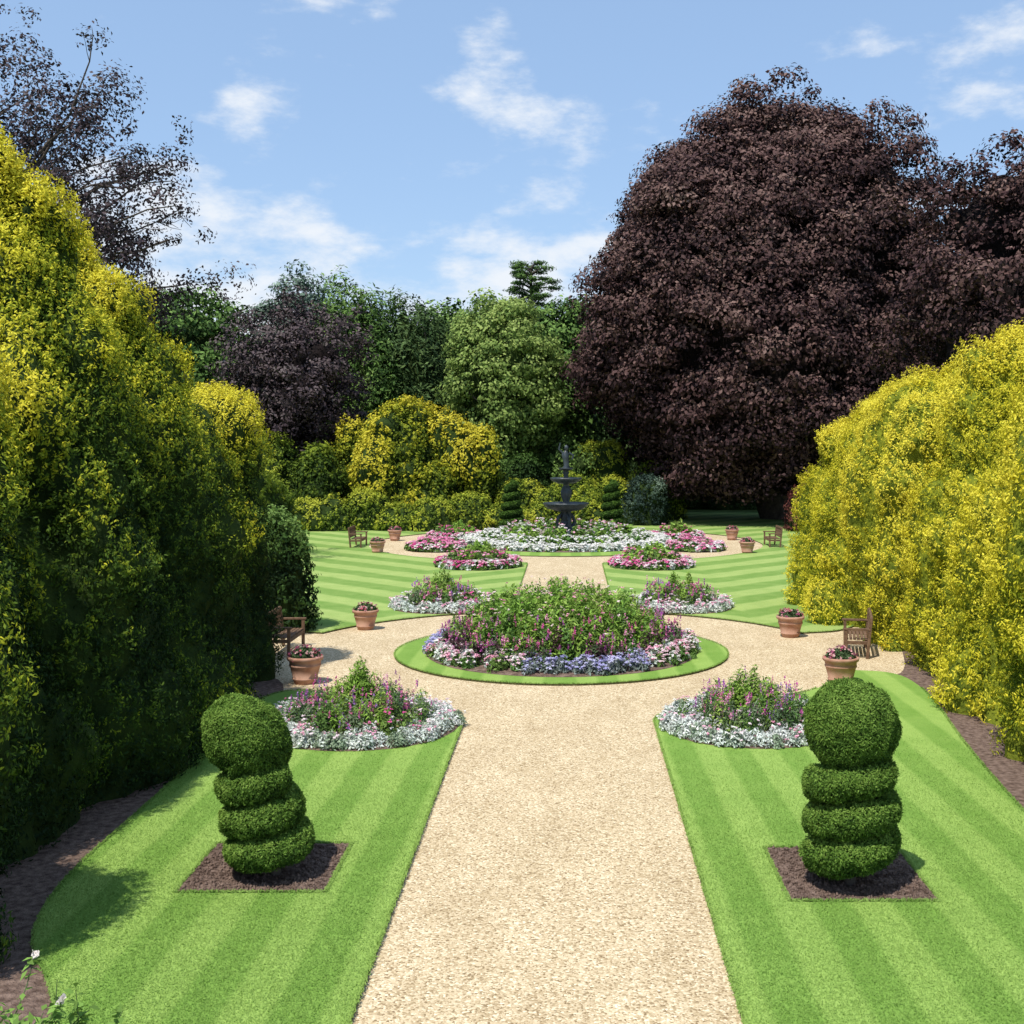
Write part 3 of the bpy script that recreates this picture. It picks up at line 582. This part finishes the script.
# ----- fountain
fo=empty('tiered_fountain'); FL=(C2[0],C2[1]+.0,0)
lathe('pool_rim',[(1.75,0),(1.75,.42),(1.82,.46),(1.82,.54),(1.55,.54),(1.55,.35),(0,.33)],M_stone,fo,FL,48)
lathe('plinth',[(.62,.3),(.62,.62),(.52,.68),(.46,.74),(.46,.86),(.34,.92)],M_iron,fo,FL,8)
lathe('lower_stem',[(.32,.9),(.24,1.0),(.2,1.12),(.28,1.26),(.24,1.4),(.2,1.5),(.34,1.6)],M_iron,fo,FL,24,(6,.08))
lathe('lower_basin',[(.15,1.55),(.45,1.58),(.8,1.66),(1.0,1.80),(1.08,1.90),(1.1,1.97),(1.03,1.96),(.8,1.80),(.4,1.72),(0,1.7)],M_iron,fo,FL,48,(12,.02))
for k in range(4):
    a=k*pi/2+.4; q=np.array([FL[0],FL[1],0]); c,s=cos(a),sin(a); tb=Tubes()
    tb.add([q+[c*.18,s*.18,1.5],q+[c*.36,s*.36,1.3],q+[c*.46,s*.46,1.05],q+[c*.38,s*.38,.86]],[.06,.09,.08,.1],8); tb.build('scroll_bracket_%d'%(k+1),M_iron,fo)
lathe('middle_stem',[(.3,1.72),(.2,1.85),(.16,2.05),(.25,2.3),(.27,2.5),(.17,2.75),(.13,2.85),(.24,2.92)],M_iron,fo,FL,24,(5,.1))
lathe('upper_basin',[(.1,2.88),(.35,2.9),(.60,2.98),(.74,3.10),(.76,3.18),(.70,3.17),(.4,3.03),(0,3.0)],M_iron,fo,FL,40,(10,.02))
lathe('top_stem',[(.18,3.0),(.12,3.15),(.11,3.3),(.17,3.42),(.13,3.5),(.19,3.56)],M_iron,fo,FL,20)
lathe('top_basin',[(.08,3.52),(.28,3.56),(.38,3.64),(.35,3.65),(0,3.6)],M_iron,fo,FL,28)
tb=Tubes(); q=np.array([FL[0],FL[1],0])
tb.add([q+[0,0,3.58],q+[.03,0,3.80],q+[.0,0,4.05],q+[-.03,0,4.30],q+[0,0,4.48]],[.19,.13,.15,.19,.08],10)
tb.add([q+[0,0,4.44],q+[.01,0,4.52],q+[.02,0,4.59],q+[.02,0,4.70],q+[.02,0,4.76]],[.06,.065,.105,.095,.02],10)
tb.add([q+[.15,0,4.38],q+[.36,0,4.26],q+[.30,-.05,4.06]],[.06,.05,.04],8)
tb.add([q+[-.15,0,4.38],q+[-.34,0,4.56],q+[-.26,0,4.86]],[.06,.05,.04],8); tb.build('figure',M_iron,fo)
# ----- foreground shrub at lower left
def fg():
    par=empty('rose_bush'); lv=Leaves(); tb=Tubes(); fl=Leaves(); b=np.array([-3.75,8.0,0])
    for i in range(80):
        e=b+np.array([rng.normal()*.36,rng.normal()*.3,.80+.5*rng.random()]); s=b+rng.normal(size=3)*[.15,.15,0]
        pts=limb(s,e,.05,7); tb.add(pts,list(np.linspace(.010,.003,7)),5); pts=np.array(pts)
        for k in range(44):
            t=1+5*rng.random()**.7; i0=min(int(t),5); p=pts[i0]*(1-t+i0)+pts[i0+1]*(t-i0); d=rdir(1)
            lv.add(p+d*.045,d*.3+np.array([[0,0,1.]])+rng.normal(size=(1,3))*.4,d,.085,.042,np.array([.20,.34,.07])*(.6+.7*rng.random()))
        if i%14==0:
            k=14; fl.add(e+rng.normal(size=(k,3))*.012,rdir(k),rdir(k),.04,.035,np.array([.8,.72,.68]))
    lv.build('leaves',M_leaf,par); fl.build('flowers',M_petal,par); tb.build('stems',noise_mat('green_stem',(.06,.1,.03),(.1,.15,.05),8),par)
fg()
print('LEAVES',TOTAL[0])
# ---------------------------------------------------------------- light
EL=math.asin(SUN[2])
sd=bpy.data.lights.new('sun','SUN'); sd.energy=5.0; sd.angle=radians(.5); sd.color=(1,.955,.88)
so=bpy.data.objects.new('sun',sd); link(so)
from mathutils import Vector
so.rotation_euler=Vector(SUN).to_track_quat('Z','Y').to_euler()
W=bpy.data.worlds.new('World'); S.world=W; W.use_nodes=True; nt=W.node_tree; N=nt.nodes; L=nt.links
bg=N['Background']; sky=N.new('ShaderNodeTexSky'); sky.sky_type='NISHITA'; sky.sun_disc=False
sky.sun_elevation=EL; sky.sun_rotation=math.atan2(SUN[0],SUN[1]); sky.altitude=50; sky.dust_density=.6; sky.ozone_density=1.6; sky.air_density=1.0
bg.inputs[1].default_value=.15
tc=N.new('ShaderNodeTexCoord'); mp=N.new('ShaderNodeMapping'); mp.inputs['Scale'].default_value=(1,1,2.2); mp.inputs['Location'].default_value=(3.35,0,.55)
L.new(tc.outputs['Generated'],mp.inputs[0])
n1=N.new('ShaderNodeTexNoise'); n1.inputs['Scale'].default_value=8.0; n1.inputs['Detail'].default_value=10; n1.inputs['Roughness'].default_value=.60; L.new(mp.outputs[0],n1.inputs['Vector'])
sp=N.new('ShaderNodeSeparateXYZ'); L.new(tc.outputs['Generated'],sp.inputs[0])
mr=N.new('ShaderNodeMapRange'); mr.inputs[1].default_value=.12; mr.inputs[2].default_value=.24; mr.inputs[3].default_value=.14; mr.inputs[4].default_value=-.04; L.new(sp.outputs['Z'],mr.inputs[0])
ad=N.new('ShaderNodeMath'); ad.operation='ADD'; L.new(n1.outputs['Fac'],ad.inputs[0]); L.new(mr.outputs[0],ad.inputs[1])
cr=N.new('ShaderNodeMapRange'); cr.interpolation_type='SMOOTHSTEP'; cr.inputs[1].default_value=.50; cr.inputs[2].default_value=.72; cr.inputs[3].default_value=0; cr.inputs[4].default_value=.95; L.new(ad.outputs[0],cr.inputs[0])
hz=N.new('ShaderNodeMix'); hz.data_type='RGBA'; hz.inputs[0].default_value=.50; L.new(sky.outputs[0],hz.inputs[6]); hz.inputs[7].default_value=(2.9,4.4,6.8,1)
mx=N.new('ShaderNodeMix'); mx.data_type='RGBA'; L.new(cr.outputs[0],mx.inputs[0]); L.new(hz.outputs[2],mx.inputs[6]); mx.inputs[7].default_value=(5.9,6.2,6.6,1)
L.new(mx.outputs[2],bg.inputs[0])
# ---------------------------------------------------------------- camera
cd=bpy.data.cameras.new('camera'); cd.sensor_width=36; cd.lens=42.19; cd.shift_x=-58/1024; cd.shift_y=-72/1024; cd.clip_end=4000
co=bpy.data.objects.new('camera',cd); co.location=(0,0,5); co.rotation_euler=(radians(90),0,0); link(co); S.camera=co
S.view_settings.view_transform='Standard'; S.view_settings.look='None'; S.view_settings.exposure=0
